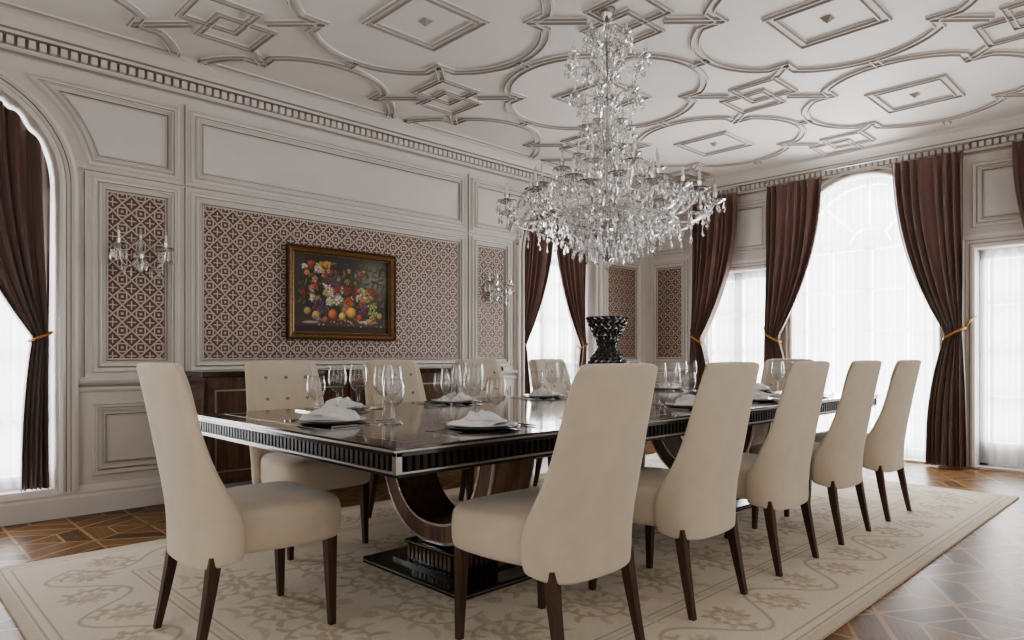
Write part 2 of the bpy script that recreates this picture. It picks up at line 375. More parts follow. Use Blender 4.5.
# ceiling strapwork
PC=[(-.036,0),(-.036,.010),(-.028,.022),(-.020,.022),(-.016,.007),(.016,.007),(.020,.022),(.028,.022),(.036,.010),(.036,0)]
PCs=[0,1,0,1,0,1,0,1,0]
t=MB(); PER=1.755
def arc(cx,cy,R,a0,a1,n=16): return [(cx+R*math.cos(a0+(a1-a0)*i/n),cy+R*math.sin(a0+(a1-a0)*i/n)) for i in range(n+1)]
OX=3.45; OY=CY
for i in range(-3,4):
    for j in range(-2,3):
        ox,oy=OX+i*PER,OY+j*PER
        bx,by=ox+PER/2,oy+PER/2
        if X0+.3<ox<X1-.3 and Y0+.2<oy<Y1-.3:
            q=.17;s_=.085
            for sg in (1,-1):
                c0=(ox+sg*s_,oy+sg*s_); sweep(t,rect(c0[0]-q,c0[1]-q,c0[0]+q,c0[1]+q),mapC,[(a*.7,h) for a,h in PC],True,PCs)
        if X0-.2<bx<X1+.2 and Y0-.2<by<Y1+.2:
            off,R,am=.215,.60,math.radians(50)
            ex,ey=off+R*math.cos(am),R*math.sin(am); cn=ey
            p=[]
            for k in range(4):
                an=k*pi/2; ca,sa=math.cos(an),math.sin(an)
                p+=arc(off*ca,off*sa,R,an-am,an+am)
                p.append((cn*(ca-sa),cn*(sa+ca)))
            p=[(bx+a,by+b_) for a,b_ in p]
            p=[(min(max(a,X0+.17),X1-.17),min(max(b_,Y0+.17),Y1-.17)) for a,b_ in p]
            pp=[p[0]]
            for z in p[1:]:
                if math.dist(z,pp[-1])>1e-4: pp.append(z)
            sweep(t,pp,mapC,PC,True,PCs)
            if X0+.3<bx<X1-.3 and Y0+.3<by<Y1-.3:
                q=.25; sweep(t,rect(bx-q,by-q,bx+q,by+q),mapC,PC,True,PCs)
                t.add([mapC(bx-.035,by-.035,0),mapC(bx+.035,by-.035,0),mapC(bx+.035,by+.035,0),mapC(bx-.035,by+.035,0),mapC(bx,by,.035)],[(0,1,4),(1,2,4),(2,3,4),(3,0,4)],1)
            for k in range(4):
                an=k*pi/2; ca,sa=math.cos(an),math.sin(an)
                if k<2:
                    e0=(bx+(off+R)*ca,by+(off+R)*sa); e1=(bx+(PER-off-R)*ca,by+(PER-off-R)*sa)
                    if e1[0]<X1-.2 and e1[1]<Y1-.2: sweep(t,[e0,e1],mapC,PC,False,PCs)
                dx,dy=(1,1) if k==0 else (-1,1) if k==1 else (-1,-1) if k==2 else (1,-1)
                q0=(bx+cn*dx,by+cn*dy); L=(.255 if dx==dy else .17); L=PER/2-L
                q1=(bx+L*dx,by+L*dy)
                if X0+.2<q1[0]<X1-.2 and Y0+.2<q1[1]<Y1-.2 and X0+.2<q0[0]<X1-.2 and Y0+.2<q0[1]<Y1-.2: sweep(t,[q0,q1],mapC,PC,False,PCs)
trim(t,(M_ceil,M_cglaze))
# ------------------------------------------------------------------ windows
def bar(mb,mp,a0,b0,a1,b1,h0,h1):
    p=mp(a0,b0,h0); q=mp(a1,b1,h1)
    mb.box([min(p[i],q[i]) for i in range(3)],[max(p[i],q[i]) for i in range(3)])
def arched_window(name,mp,c,R,zs,zb,dep):
    mb=MB(); h0,h1=-dep+.06,-dep+.01
    sweep(mb,archpath(c,R,zs,zb),mp,[(0,h0+.0),(.0,h1),(.0,h0),(.06,h0),(.06,h1)],False)
    bar(mb,mp,c-R,zb,c+R,zb+.09,h0,h1); bar(mb,mp,c-R,zs-.035,c+R,zs+.035,h0,h1)
    bar(mb,mp,c-.04,zb,c+.04,zs,h0,h1)
    for s in (-1,1): 
        bar(mb,mp,c+s*R*.52-.012,zb,c+s*R*.52+.012,zs,h0,h1)
    z=zb+.45
    while z<zs-.2: bar(mb,mp,c-R,z-.012,c+R,z+.012,h0,h1); z+=.42
    for an in (45,90,135):
        a=math.radians(an); sweep(mb,[(c+.2*math.cos(a),zs+.2*math.sin(a)),(c+(R)*math.cos(a),zs+(R)*math.sin(a))],mp,[(-.012,h0),(-.012,h1),(.012,h1),(.012,h0),(-.012,h0)],False)
    sweep(mb,arc(c,zs,.2,0,pi),mp,[(-.012,h0),(-.012,h1),(.012,h1),(.012,h0),(-.012,h0)],False)
    return mb.obj(name,M_frame)
arched_window('window_1',mapL,LC[0],LR,LZS,LZB,.36)
arched_window('window_2',mapL,LC[1],LR,LZS,LZB,.36)
arched_window('window_3',mapR,RC,RR,RZS,.02,.25)
for k,c in enumerate((.36,3.06,5.76)): arched_window('window_%d'%(k+4),mapF,c,LR+.1,LZS,LZB,.25)
arched_window('window_7',mapB,2.2,.9,1.9,LZB,.25)
for k,(a,b_) in enumerate(doorsY):
    mb=MB(); h0,h1=-.14,-.20
    for x0,x1,z0,z1 in ((a+.004,a+.07,.024,DZ-.004),(b_-.07,b_-.004,.024,DZ-.004),(a+.004,b_-.004,DZ-.09,DZ-.004),(a+.004,b_-.004,.024,.24),((a+b_)/2-.05,(a+b_)/2+.05,.024,DZ-.004)):
        bar(mb,mapR,x0,z0,x1,z1,h0,h1)
    for z in (.65,1.08,1.52): bar(mb,mapR,a+.004,z-.013,b_-.004,z+.013,h0+.01,h1-.01)
    mb.obj('door_%d'%(k+1),M_frame)
def sheer(mp,a0,a1,z0,ztopf,h,folds):
    mb=MB(); n=folds*8; rows=14; v=[];f=[]
    for j in range(rows+1):
        for i in range(n+1):
            a=a0+(a1-a0)*i/n; zt=ztopf(a); z=z0+(zt-z0)*j/rows
            v.append(mp(a,z,h+.018*math.sin(2*pi*folds*i/n)+.006*math.sin(i*.37+j*.2)))
    for j in range(rows):
        for i in range(n): f.append((j*(n+1)+i,j*(n+1)+i+1,(j+1)*(n+1)+i+1,(j+1)*(n+1)+i))
    mb.add(v,f); return mb.obj('sheer_curtain',M_sheer,smooth=True)
def af(c,R,zs): return lambda a: zs+math.sqrt(max(0,R*R-(a-c)**2))
sheer(mapR,RC-RR+.02,RC+RR-.02,.04,af(RC,RR-.01,RZS),-.06,17)
for c in LC: sheer(mapL,c-LR+.02,c+LR-.02,LZB+.02,af(c,LR-.01,LZS),-.26,15)
for a,b_ in doorsY: sheer(mapR,a+.02,b_-.02,.05,lambda x:DZ-.01,-.08,9)
# ------------------------------------------------------------------ drapes
def drape(mp,zt,ztie,top,tie,bot,h,folds=7,ztopf=None,z0=.02,side=1):
    e=empty('curtain')
    mb=MB(); n=folds*12; rows=60; v=[];f=[]
    r1=random.uniform(0,6); r2=random.uniform(0,6)
    for j in range(rows+1):
        z=z0+(zt-z0)*j/rows
        if z>=ztie:
            t_=(z-ztie)/(zt-ztie); g=1-(1-t_)**2.2; l=tie[0]+(top[0]-tie[0])*g; r_=tie[1]+(top[1]-tie[1])*g
        else:
            t_=(ztie-z)/(ztie-z0); g=1-(1-min(1,t_*1.3))**2; g=g*.85+.15*t_; l=tie[0]+(bot[0]-tie[0])*g; r_=tie[1]+(bot[1]-tie[1])*g
        w=abs(r_-l)
        amp=.032+.018*(1-min(1,w/abs(top[1]-top[0])))
        if j>=rows-1: amp=.016
        for i in range(n+1):
            u=i/n; k=u*folds
            wob=.22*math.sin(u*11+r1)+.12*math.sin(u*23+r2+z*1.5)
            a=l+(r_-l)*u; d=h+amp*(1+.3*math.sin(u*7+r2))*math.sin(2*pi*(k+wob))+.010*math.sin(u*9+z*3+r1)
            d=max(d,h-.05)
            zz=z
            if ztopf: zz=min(z,ztopf(a))
            v.append(mp(a,zz,d))
    for j in range(rows):
        for i in range(n): f.append((j*(n+1)+i,j*(n+1)+i+1,(j+1)*(n+1)+i+1,(j+1)*(n+1)+i))
    mb.add(v,f); mb.obj('cloth',M_curt,e,True)
    mb=MB(); c=(tie[0]+tie[1])/2; w=abs(tie[1]-tie[0])/2+.012; pts=[]
    sd=1 if side>0 else -1; dr=.05 if abs(side)>.5 else .03; rr=.013 if abs(side)>.5 else .009
    for i in range(25):
        a=2*pi*i/24; pts.append(mp(c+w*math.cos(a),ztie+sd*dr*math.cos(a),h+.068*math.sin(a)))
    mb.tube(pts,rr,8,cap=False)
    if abs(side)>.5:
        pts=[mp(c+sd*w,ztie+.05,h),mp(c+sd*(w+.03),ztie+.11,h-.03),mp(c+sd*(w+.06),ztie+.16,.0)]
        mb.tube(pts,.010,6)
    mb.obj('tieback',M_gold,e,True)
    return e
hz=.13
ZT=2.905
drape(mapR,ZT,1.24,(2.87,3.46),(3.33,3.47),(3.16,3.50),hz,side=1)
drape(mapR,ZT,1.24,(2.21,1.60),(1.75,1.61),(1.92,1.58),hz,side=-1)
drape(mapR,ZT,1.24,(3.82,4.38),(4.26,4.40),(4.10,4.42),hz,side=1)
drape(mapR,ZT,1.24,(1.24,.68),(.80,.66),(.96,.64),hz,side=-1)
for c in LC:
    fz=af(c,LR-.02,LZS)
    drape(mapL,LZS+LR,1.16,(c-.0,c+LR-.02),(c+.47,c+LR-.03),(c+.41,c+LR-.03),-.12,6,fz,LZB+.02,side=.2)
    drape(mapL,LZS+LR,1.16,(c+.0,c-LR+.02),(c-.47,c-LR+.03),(c-.41,c-LR+.03),-.12,6,fz,LZB+.02,side=-.2)
for a,b_ in ((1.55,3.52),(3.78,4.44),(.60,1.30)):
    mb=MB(); mb.tube([mapR(a,ZT+.06,.16),mapR(b_,ZT+.06,.16)],.010,10)
    for q in (a+.02,b_-.02): mb.tube([mapR(q,ZT+.06,.07),mapR(q,ZT+.06,.16)],.007,6)
    mb.obj('curtain_rod',M_silver)
# ------------------------------------------------------------------ rug
RX0,RX1,RY0,RY1=.46,6.10,1.0,4.10; RT=.012
def rug():
    st=.0075; nx=int((RX1-RX0)/st); ny=int((RY1-RY0)/st)
    xs=np.linspace(RX0,RX1,nx); ys=np.linspace(RY0,RY1,ny); XX,YY=np.meshgrid(xs,ys)
    cream=np.array([.66,.59,.485]); tan=np.array([.47,.385,.285]); pale=np.array([.585,.51,.41]); dusk=np.array([.40,.30,.22]); rose=np.array([.53,.385,.31]); green=np.array([.49,.455,.35])
    col=np.ones((ny,nx,3))*cream
    D=np.minimum(np.minimum(XX-RX0,RX1-XX),np.minimum(YY-RY0,RY1-YY))
    def band(a,b,c): col[(D>=a)&(D<b)]=c
    band(0,.04,pale); band(.05,.06,tan*.85); band(.085,.095,tan*.85); band(.50,.51,tan*.85); band(.52,.54,pale); band(.55,.56,tan*.85)
    def stamp(x,y,r,c,al=1.0):
        i0=max(0,int((x-r-RX0)/st)); i1=min(nx,int((x+r-RX0)/st)+2); j0=max(0,int((y-r-RY0)/st)); j1=min(ny,int((y+r-RY0)/st)+2)
        if i0>=i1 or j0>=j1: return
        dd=np.hypot(XX[j0:j1,i0:i1]-x,YY[j0:j1,i0:i1]-y); m=np.clip((r-dd)/st+.5,0,1)[...,None]*al
        col[j0:j1,i0:i1]=col[j0:j1,i0:i1]*(1-m)+np.array(c)*m
    def leaf(x,y,an,L,w,c,curl=0.0):
        px_,py_=x,y; a=an
        for k in range(12):
            t=k/11; stamp(px_,py_,w*math.sin(pi*min(1,t*.85+.12))+.002,c); px_+=L/11*math.cos(a); py_+=L/11*math.sin(a); a+=curl/11
    def spiral(x,y,R,a0,turn,sg,c):
        N=int(90*turn)
        for k in range(N):
            t=k/N; r=R*(1-t)**.8; a=a0+sg*turn*2*pi*t
            px_,py_=x+r*math.cos(a),y+r*math.sin(a); stamp(px_,py_,.008*(1-.4*t),c)
            if k%9==4: leaf(px_,py_,a+sg*pi/2-.8*sg,R*.42,.012,random.choice([c,pale*.92,green]),-1.4*sg)
            if k%9==8: leaf(px_,py_,a+sg*pi/2+.9*sg,R*.28,.009,c,1.0*sg)
    def flower(x,y,r,c):
        for k in range(5):
            a=k*2*pi/5+x*7; stamp(x+r*.6*math.cos(a),y+r*.6*math.sin(a),r*.46,c); stamp(x+r*.62*math.cos(a),y+r*.62*math.sin(a),r*.26,pale)
        stamp(x,y,r*.3,cream); stamp(x,y,r*.16,dusk)
    def vine(p0,p1,amp,per,flip=1):
        p0=np.array(p0);p1=np.array(p1);d=p1-p0;L=np.hypot(*d);d=d/L;nrm=np.array([-d[1],d[0]]); N=int(L/.006)
        n=max(1,round(L/per)); per=L/n
        for k in range(N):
            s=L*k/N; q=p0+d*s+nrm*amp*math.sin(2*pi*s/per)*flip; stamp(q[0],q[1],.008,tan)
        for m in range(2*n):
            s=(m+.5)*per/2; sg=1 if m%2==0 else -1; q=p0+d*s-nrm*amp*.25*sg*flip
            spiral(q[0],q[1],amp*.8,math.atan2(nrm[1],nrm[0])+(0 if sg*flip>0 else pi),1.2,sg,tan); flower(q[0],q[1],.035,rose)
    b_=.30
    vine((RX0+b_,RY0+b_),(RX1-b_,RY0+b_),.13,.62); vine((RX0+b_,RY1-b_),(RX1-b_,RY1-b_),.13,.62,-1)
    vine((RX0+b_,RY0+b_),(RX0+b_,RY1-b_),.13,.62,-1); vine((RX1-b_,RY0+b_),(RX1-b_,RY1-b_),.13,.62)
    for ii,x in enumerate(np.arange(RX0+.80,RX1-.7,.46)):
        for jj,y in enumerate(np.arange(RY0+.80,RY1-.7,.42)):
            sg=1 if (ii+jj)%2 else -1
            spiral(x,y,.20,sg*pi/3+(0 if jj%2 else pi),1.6,sg,tan*1.05); flower(x+.22,y+.11*sg,.036,rose*1.06)
            leaf(x-.19,y+.17,sg*.8,.17,.015,pale*.92,1.5*sg); leaf(x+.08,y-.20,pi-sg*.8,.15,.012,green*1.1,-1.5*sg)
    n=rng.rand(ny,nx,1)*.10+.95; col*=n
    v=np.stack([XX.ravel(),YY.ravel(),np.full(nx*ny,RT)],1)
    idx=np.arange(nx*ny).reshape(ny,nx)
    f=np.stack([idx[:-1,:-1],idx[:-1,1:],idx[1:,1:],idx[1:,:-1]],-1).reshape(-1,4)
    me=bpy.data.meshes.new('rug'); me.vertices.add(len(v)); me.vertices.foreach_set('co',v.ravel())
    me.loops.add(len(f)*4); me.loops.foreach_set('vertex_index',f.ravel()); me.polygons.add(len(f)); me.polygons.foreach_set('loop_start',np.arange(len(f))*4); me.polygons.foreach_set('loop_total',np.full(len(f),4))
    me.update(calc_edges=True); me.validate()
    ca=me.color_attributes.new('Col','FLOAT_COLOR','POINT'); ca.data.foreach_set('color',np.concatenate([np.clip(col,0,1).reshape(-1,3),np.ones((nx*ny,1))],1).ravel())
    me.materials.append(vcmat('rug_wool',.95,.5,400))
    e=empty('area_rug'); inst('pile',me,parent=e)
    mb=MB(); mb.box((RX0,RY0,.0),(RX1,RY1,RT-.001)); mb.obj('backing',mat('rug_backing',(.5,.44,.36),.95,noise=.05),e)
rug()
# ------------------------------------------------------------------ dining chair
def chair_parts():
    parts=[]
    zs=[.285,.30,.34,.40,.46,.52,.58,.66,.76,.86,.94,.985,1.0]
    def itp(z,tab):
        for (a,b),(c,d) in zip(tab,tab[1:]):
            if z<=c:
                t=(z-a)/(c-a); return b+(d-b)*max(0,t)
        return tab[-1][1]
    W=[(.28,.244),(.34,.256),(.44,.262),(.54,.257),(.65,.246),(.78,.236),(.9,.230),(1.01,.223)]
    Cc=[(.28,.14),(.42,.15),(.48,.138),(.54,.110),(.60,.082),(.68,.062),(.8,.048),(1.01,.035)]
    ns=17; T=.065
    def leanf(z): return -.245-.095*max(0,(z-.42)/.58)**1.3
    mb=MB(); outer=[];inner=[]
    for z in zs:
        w=itp(z,W); c=itp(z,Cc); lean=leanf(z)
        ro=[];ri=[]
        for k in range(ns):
            s=-1+2*k/(ns-1)
            x=w*math.sin(s*pi/2*.93)/math.sin(pi/2*.93); y=lean+c*abs(s)**3.2
            zz=z-(.045*abs(s)**6 if z>.9 else 0)*((z-.9)/.105 if z>.9 else 0)
            if z<.36: zz=z+.035*abs(s)**3*(.36-z)/.075
            tt=T*(1-.35*abs(s)**4)*(1 if z<.96 else .8)
            nx=-math.copysign(1,s)*min(1,abs(s)**3*1.3) if s else 0; ny=math.sqrt(max(0.02,1-nx*nx))
            ro.append((x,y,zz)); ri.append((x+nx*tt,y+ny*tt,zz))
        outer.append(ro);inner.append(ri)
    n=len(zs); v=[p for r in outer for p in r]+[p for r in inner for p in r]; off=n*ns; f=[]
    for j in range(n-1):
        for k in range(ns-1):
            a=j*ns+k; f.append((a,a+1,a+ns+1,a+ns)); f.append((off+a,off+a+ns,off+a+ns+1,off+a+1))
        a=j*ns; f.append((a,a+ns,off+a+ns,off+a)); a=j*ns+ns-1; f.append((a,off+a,off+a+ns,a+ns))
    for k in range(ns-1):
        f.append((k,off+k,off+k+1,k+1)); a=(n-1)*ns+k; f.append((a,a+1,off+a+1,off+a))
    mb.add(v,f); me=mb.mesh('backrest',[M_fabric],True); fixnormals(me); parts.append(('backrest',me,2))
    mb=MB(); prof=[(0.0,.325),(.9,.325),(.975,.335),(1.0,.36),(1.0,.43),(.985,.465),(.94,.485),(.8,.496),(.4,.504),(0,.506)]
    N=36; v=[];f=[]
    for s,z in prof:
        for k in range(N):
            a=2*pi*k/N; ca,sa=math.cos(a),math.sin(a); ex=.30
            x=math.copysign(abs(ca)**ex,ca); y=math.copysign(abs(sa)**ex,sa)
            wx=.255*(1-.20*max(0,-y))
            v.append((x*wx*s,.045+y*(.25 if y>0 else .235)*s+.014*(1-x*x)*(y>0)*s,z))
    for j in range(len(prof)-1):
        for k in range(N): f.append((j*N+k,j*N+(k+1)%N,(j+1)*N+(k+1)%N,(j+1)*N+k))
    mb.add(v,f); me=mb.mesh('seat',[M_fabric],True); parts.append(('seat',me,1))
    k=0
    for sx in (-1,1):
        for fr in (1,-1):
            k+=1; mb=MB()
            xt,yt=(sx*.212,.235) if fr==1 else (sx*.195,-.19)
            xb,yb=(sx*.217,.242) if fr==1 else (sx*.208,-.25)
            rows=6; v=[];f=[]
            for j in range(rows+1):
                t=j/rows; cx=xt+(xb-xt)*t; cy=yt+(yb-yt)*(t**1.2); s=.0205-.009*t; z=.34*(1-t)
                v+=[(cx-s,cy-s,z),(cx+s,cy-s,z),(cx+s,cy+s,z),(cx-s,cy+s,z)]
            for j in range(rows):
                for q in range(4): f.append((j*4+q,(j+1)*4+q,(j+1)*4+(q+1)%4,j*4+(q+1)%4))
            f.append((0,1,2,3)); b0=rows*4; f.append((b0+3,b0+2,b0+1,b0))
            mb.add(v,f); parts.append(('leg_%d'%k,mb.mesh('leg',[M_leg]),0))
    mb=MB()
    for zz in (.78,.90):
        for x in (-.12,0,.12):
            y=leanf(zz)+T*.92
            mb.lathe([(0,-.010),(.010,-.008),(.014,0),(.010,.008),(0,.010)],10,(x,y,zz))
    parts.append(('tufting_buttons',mb.mesh('buttons',[M_button],True),0))
    return parts
CP=chair_parts()
def chair(x,y,rot,z=RT):
    e=empty('dining_chair',(x,y,z),rot)
    for nm,me,sub in CP:
        o=inst(nm,me,parent=e)
        if sub: smoothmod(o,sub)
CXs=[CX+(i-2)*.756 for i in range(5)]
for x in CXs:
    chair(x+.045,1.665,0); chair(x+.05,3.48,pi)
chair(1.08,2.57,-pi/2); chair(5.47,2.55,pi/2)
# ------------------------------------------------------------------ dining table
TX0,TX1,TY0,TY1,TZ=1.17,5.39,1.71,3.40,.758
def table():
    e=empty('dining_table')
    def slab(i,z0,z1,name,m,bev=0):
        mb=MB(); mb.box((TX0+i,TY0+i,z0),(TX1-i,TY1-i,z1)); o=mb.obj(name,m,e); 
        if bev: bevelmod(o,bev)
        return o
    slab(.004,.7495,TZ,'table_top',M_espresso,.002)
    slab(.0,.7425,.7505,'top_metal_edge',M_silver,.002)
    slab(.012,.727,.7425,'top_lower_edge',M_black,.002)
    slab(.03,.680,.727,'apron',M_black)
    slab(.016,.672,.680,'apron_metal_edge',M_silver,.002)
    slab(.026,.662,.672,'apron_lower_edge',M_black)
    mb=MB(); st=.030
    def ribs(a0,a1,fn):
        n=int((a1-a0)/st); 
        for i in range(n):
            a=a0+(i+.5)*(a1-a0)/n; fn(a)
    w=.009
    ribs(TX0+.05,TX1-.05,lambda a:(mb.box((a-w,TY0+.016,.682),(a+w,TY0+.03,.726)),mb.box((a-w,TY1-.03,.682),(a+w,TY1-.016,.726))))
    ribs(TY0+.05,TY1-.05,lambda a:(mb.box((TX0+.016,a-w,.682),(TX0+.03,a+w,.726)),mb.box((TX1-.03,a-w,.682),(TX1-.016,a+w,.726))))
    mb.obj('fluting',M_flute,e)
    mb=MB()
    for x in (TX0+.012,TX1-.034):
        for y in (TY0+.012,TY1-.034): mb.box((x,y,.68),(x+.022,y+.022,.743))
    mb.obj('corner_blocks',M_silver,e)
    mb=MB()
    sweep(mb,rect(TX0+.11,TY0+.11,TX1-.11,TY1-.11),lambda a,b_,h:(a,b_,TZ+h),[(-.002,0),(-.002,.0004),(.002,.0004),(.002,0)])
    mb.obj('inlay_lines',M_silver,e)
    for k,px in enumerate((2.09,4.44)):
        py=CY+.02
        mb=MB(); n=28; hw=.12
        def ring(o):
            r=[]
            for i in range(n+1):
                a=pi+pi*i/n; ry,rz=.43+o,.50+o; r.append((py+ry*math.copysign(abs(math.cos(a))**.8,math.cos(a)),.66+rz*math.sin(a)))
            return r
        def band(o0,o1,h,m):
            A=ring(o0);B=ring(o1); v=[];f=[]
            for i in range(n+1): v+=[(px-h,*A[i]),(px+h,*A[i]),(px+h,*B[i]),(px-h,*B[i])]
            for i in range(n):
                for q in range(4): f.append((i*4+q,i*4+(q+1)%4,(i+1)*4+(q+1)%4,(i+1)*4+q))
            f+= [(0,1,2,3),(n*4+3,n*4+2,n*4+1,n*4)]
            mb.add(v,f,m)
        band(-.085,0,hw,0)
        for o0,o1 in ((-.091,-.079),(-.006,.006)):
            for s in (-1,1):
                A=ring(o0);B=ring(o1); v=[];f=[]; xa=px+s*(hw-.006); xb=px+s*(hw+.004)
                for i in range(n+1): v+=[(xa,*A[i]),(xb,*A[i]),(xb,*B[i]),(xa,*B[i])]
                for i in range(n):
                    for q in range(4): f.append((i*4+q,i*4+(q+1)%4,(i+1)*4+(q+1)%4,(i+1)*4+q))
                mb.add(v,f,1)
        o=mb.obj('u_support_%d'%(k+1),[M_support,M_cut],e); fixnormals(o.data)
        mb=MB()
        z=RT
        mb.box((px-.26,py-.38,z),(px+.26,py+.38,z+.028),0); mb.box((px-.263,py-.383,z+.010),(px+.263,py+.383,z+.016),1)
        mb.box((px-.18,py-.24,z+.028),(px+.18,py+.24,z+.042),0)
        mb.box((px-.14,py-.17,z+.042),(px+.14,py+.17,z+.12),0)
        for i in range(11):
            a=py-.155+.31*i/10
            mb.box((px-.147,a-.009,z+.048),(px-.14,a+.009,z+.115),2); mb.box((px+.14,a-.009,z+.048),(px+.147,a+.009,z+.115),2)
        for i in range(9):
            a=px-.125+.25*i/8
            mb.box((a-.009,py-.177,z+.048),(a+.009,py-.17,z+.115),2); mb.box((a-.009,py+.17,z+.048),(a+.009,py+.177,z+.115),2)
        mb.box((px-.15,py-.18,z+.12),(px+.15,py+.18,z+.135),0); mb.box((px-.152,py-.182,z+.125),(px+.152,py+.182,z+.129),1)
        mb.obj('pedestal_base_%d'%(k+1),[M_black,M_silver,M_walnut],e)
        mb=MB(); mb.box((px-.2,py-.52,.645),(px+.2,py+.52,.664)); mb.obj('support_plate_%d'%(k+1),M_black,e)
table()
# ------------------------------------------------------------------ tableware
def lathe_mesh(name,prof,m,seg=32,smooth=True):
    mb=MB(); mb.lathe(prof,seg); me=mb.mesh(name,[m],smooth); return me
def sc_(p,k): return [(r*k,z*k) for r,z in p]
ME_glass=lathe_mesh('wine_glass',sc_([(0,0),(.034,.0),(.036,.002),(.02,.005),(.007,.012),(.0045,.03),(.0045,.085),(.007,.095),(.022,.105),(.036,.125),(.042,.15),(.040,.18),(.034,.218),(.0335,.219)],1.08),M_glass)
ME_gob=lathe_mesh('water_goblet',sc_([(0,0),(.035,.0),(.037,.002),(.02,.006),(.007,.012),(.0055,.03),(.0055,.06),(.012,.07),(.034,.085),(.043,.11),(.043,.14),(.037,.174),(.0365,.175)],1.05),M_glass)
ME_charger=lathe_mesh('charger',[(0,.0),(.10,.0),(.150,.007),(.152,.009),(.149,.010),(.10,.004),(0,.003)],M_charger,48)
ME_plate=lathe_mesh('dinner_plate',[(0,.0),(.09,.0),(.10,.003),(.136,.012),(.138,.014),(.135,.015),(.098,.006),(0,.004)],M_china,48)
def napkin_mesh():
    mb=MB()
    def layer(L,Wd,hh,ang,z0,ph,tw):
        nx,ny=28,16; v=[];f=[]; ca,sa=math.cos(ang),math.sin(ang)
        for s in (1,0):
            for j in range(ny+1):
                for i in range(nx+1):
                    u=-1+2*i/nx; w=-1+2*j/ny
                    wid=Wd*(1-.35*u) ; X=L*u*(1-.10*w*w)+.008*math.sin(w*5+ph); Y=wid*w+.012*math.sin(u*3+ph)
                    e_=math.sqrt(max(0,1-w*w*w*w))*math.sqrt(max(0,1-abs(u)**5))
                    fold=.5+.5*math.cos(w*7+u*tw+ph)
                    Z=z0+(hh*(.62+.38*fold)*(1+.25*math.sin(u*4+ph)))*e_*s
                    v.append((X*ca-Y*sa,X*sa+Y*ca,Z))
        N=(nx+1)*(ny+1)
        for j in range(ny):
            for i in range(nx):
                a=j*(nx+1)+i; f.append((a,a+1,a+nx+2,a+nx+1)); f.append((N+a,N+a+nx+1,N+a+nx+2,N+a+1))
        mb.add(v,f)
    layer(.125,.062,.036,0,0,0.3,2.0)
    layer(.090,.046,.024,.55,.022,1.7,-2.5)
    layer(.070,.055,.020,-.9,.012,3.0,1.5)
    return mb.mesh('napkin',[M_napkin],True)
ME_nap=napkin_mesh()
def cutlery():
    mb=MB(); mb.box((-.004,-.10,.001),(.004,.02,.004)); mb.box((-.003,.02,.001),(.003,.04,.004))
    mb.box((-.012,.035,.001),(.012,.05,.004))
    for x in (-.0105,-.0035,.0035,.0105): mb.box((x-.0015,.05,.002),(x+.0015,.095,.004))
    fk=mb.mesh('fork',[M_cut])
    mb=MB(); mb.box((-.005,-.11,.001),(.005,.0,.006)); mb.add([(-.007,0,.001),(.007,0,.001),(.007,.09,.001),(-.004,.115,.001),(-.007,0,.003),(.007,0,.004),(.007,.09,.004),(-.004,.115,.003)],[(0,3,2,1),(4,5,6,7),(0,1,5,4),(1,2,6,5),(2,3,7,6),(3,0,4,7)])
    kn=mb.mesh('knife',[M_cut]); return fk,kn
ME_fork,ME_knife=cutlery()
def setting(x,y,rot):
    R=Matrix.Rotation(rot,3,'Z')
    def P(a,b_,z=0.0008): q=R@Vector((a,b_,0)); return (x+q.x,y+q.y,TZ+z)
    e=empty('dinner_plate',P(0,0),rot)
    inst('charger',ME_charger,parent=e); inst('plate',ME_plate,(0,0,.004),parent=e)
    inst('napkin',ME_nap,P(0,0,.0165),rot+random.uniform(-.25,.25)+.3)
    inst('fork',ME_fork,P(-.185,0),rot); inst('fork',ME_fork,P(-.215,-.01),rot); inst('knife',ME_knife,P(.185,0),rot)
    inst('wine_glass',ME_glass,P(.13,.20),rot); inst('wine_glass',ME_glass,P(.03,.225),rot); inst('water_goblet',ME_gob,P(.215,.15),rot)
for x in CXs:
    setting(x,TY0+.27,0); setting(x+.05,TY1-.27,pi)
setting(TX0+.27,CY,-pi/2); setting(TX1-.27,CY,pi/2)
# vase : diamond-cut
def vase():
    tab=[(0,.06),(.02,.09),(.05,.055),(.10,.075),(.16,.115),(.21,.125),(.26,.105),(.31,.062),(.34,.055),(.38,.070),(.43,.095),(.48,.118),(.51,.125)]
    def rr(z):
        for (a,b_),(c,d) in zip(tab,tab[1:]):
            if z<=c: return b_+(d-b_)*(z-a)/(c-a)
        return tab[-1][1]
    seg=18; rows=26; mb=MB(); v=[];f=[]
    for j in range(rows+1):
        z=.51*j/rows
        for k in range(seg):
            a=2*pi*(k+.5*(j%2))/seg; r_=rr(z); v.append((r_*math.cos(a),r_*math.sin(a),z))
    def vid(j,k): return j*seg+k%seg
    for j in range(rows):
        for k in range(seg):
            if j%2==0: tris=[(vid(j,k),vid(j,k+1),vid(j+1,k)),(vid(j,k+1),vid(j+1,k+1),vid(j+1,k))]
            else: tris=[(vid(j,k),vid(j,k+1),vid(j+1,k+1)),(vid(j,k),vid(j+1,k+1),vid(j+1,k))]
            for q,tr_ in enumerate(tris):
                c=sum((Vector(v[i]) for i in tr_),Vector())/3; out=Vector((c.x,c.y,0)).normalized(); v.append(tuple(c+out*.006)); ci=len(v)-1
                f+= [(tr_[0],tr_[1],ci),(tr_[1],tr_[2],ci),(tr_[2],tr_[0],ci)]
    mb.add(v,f); mb.lathe([(.125,.51),(.117,.51),(.088,.43),(.05,.35),(.0,.34)],seg); mb.lathe([(0,0),(.06,0)],seg)
    mb.obj('crystal_vase',M_vase,loc=(CX,CY,TZ+.0008))
vase()
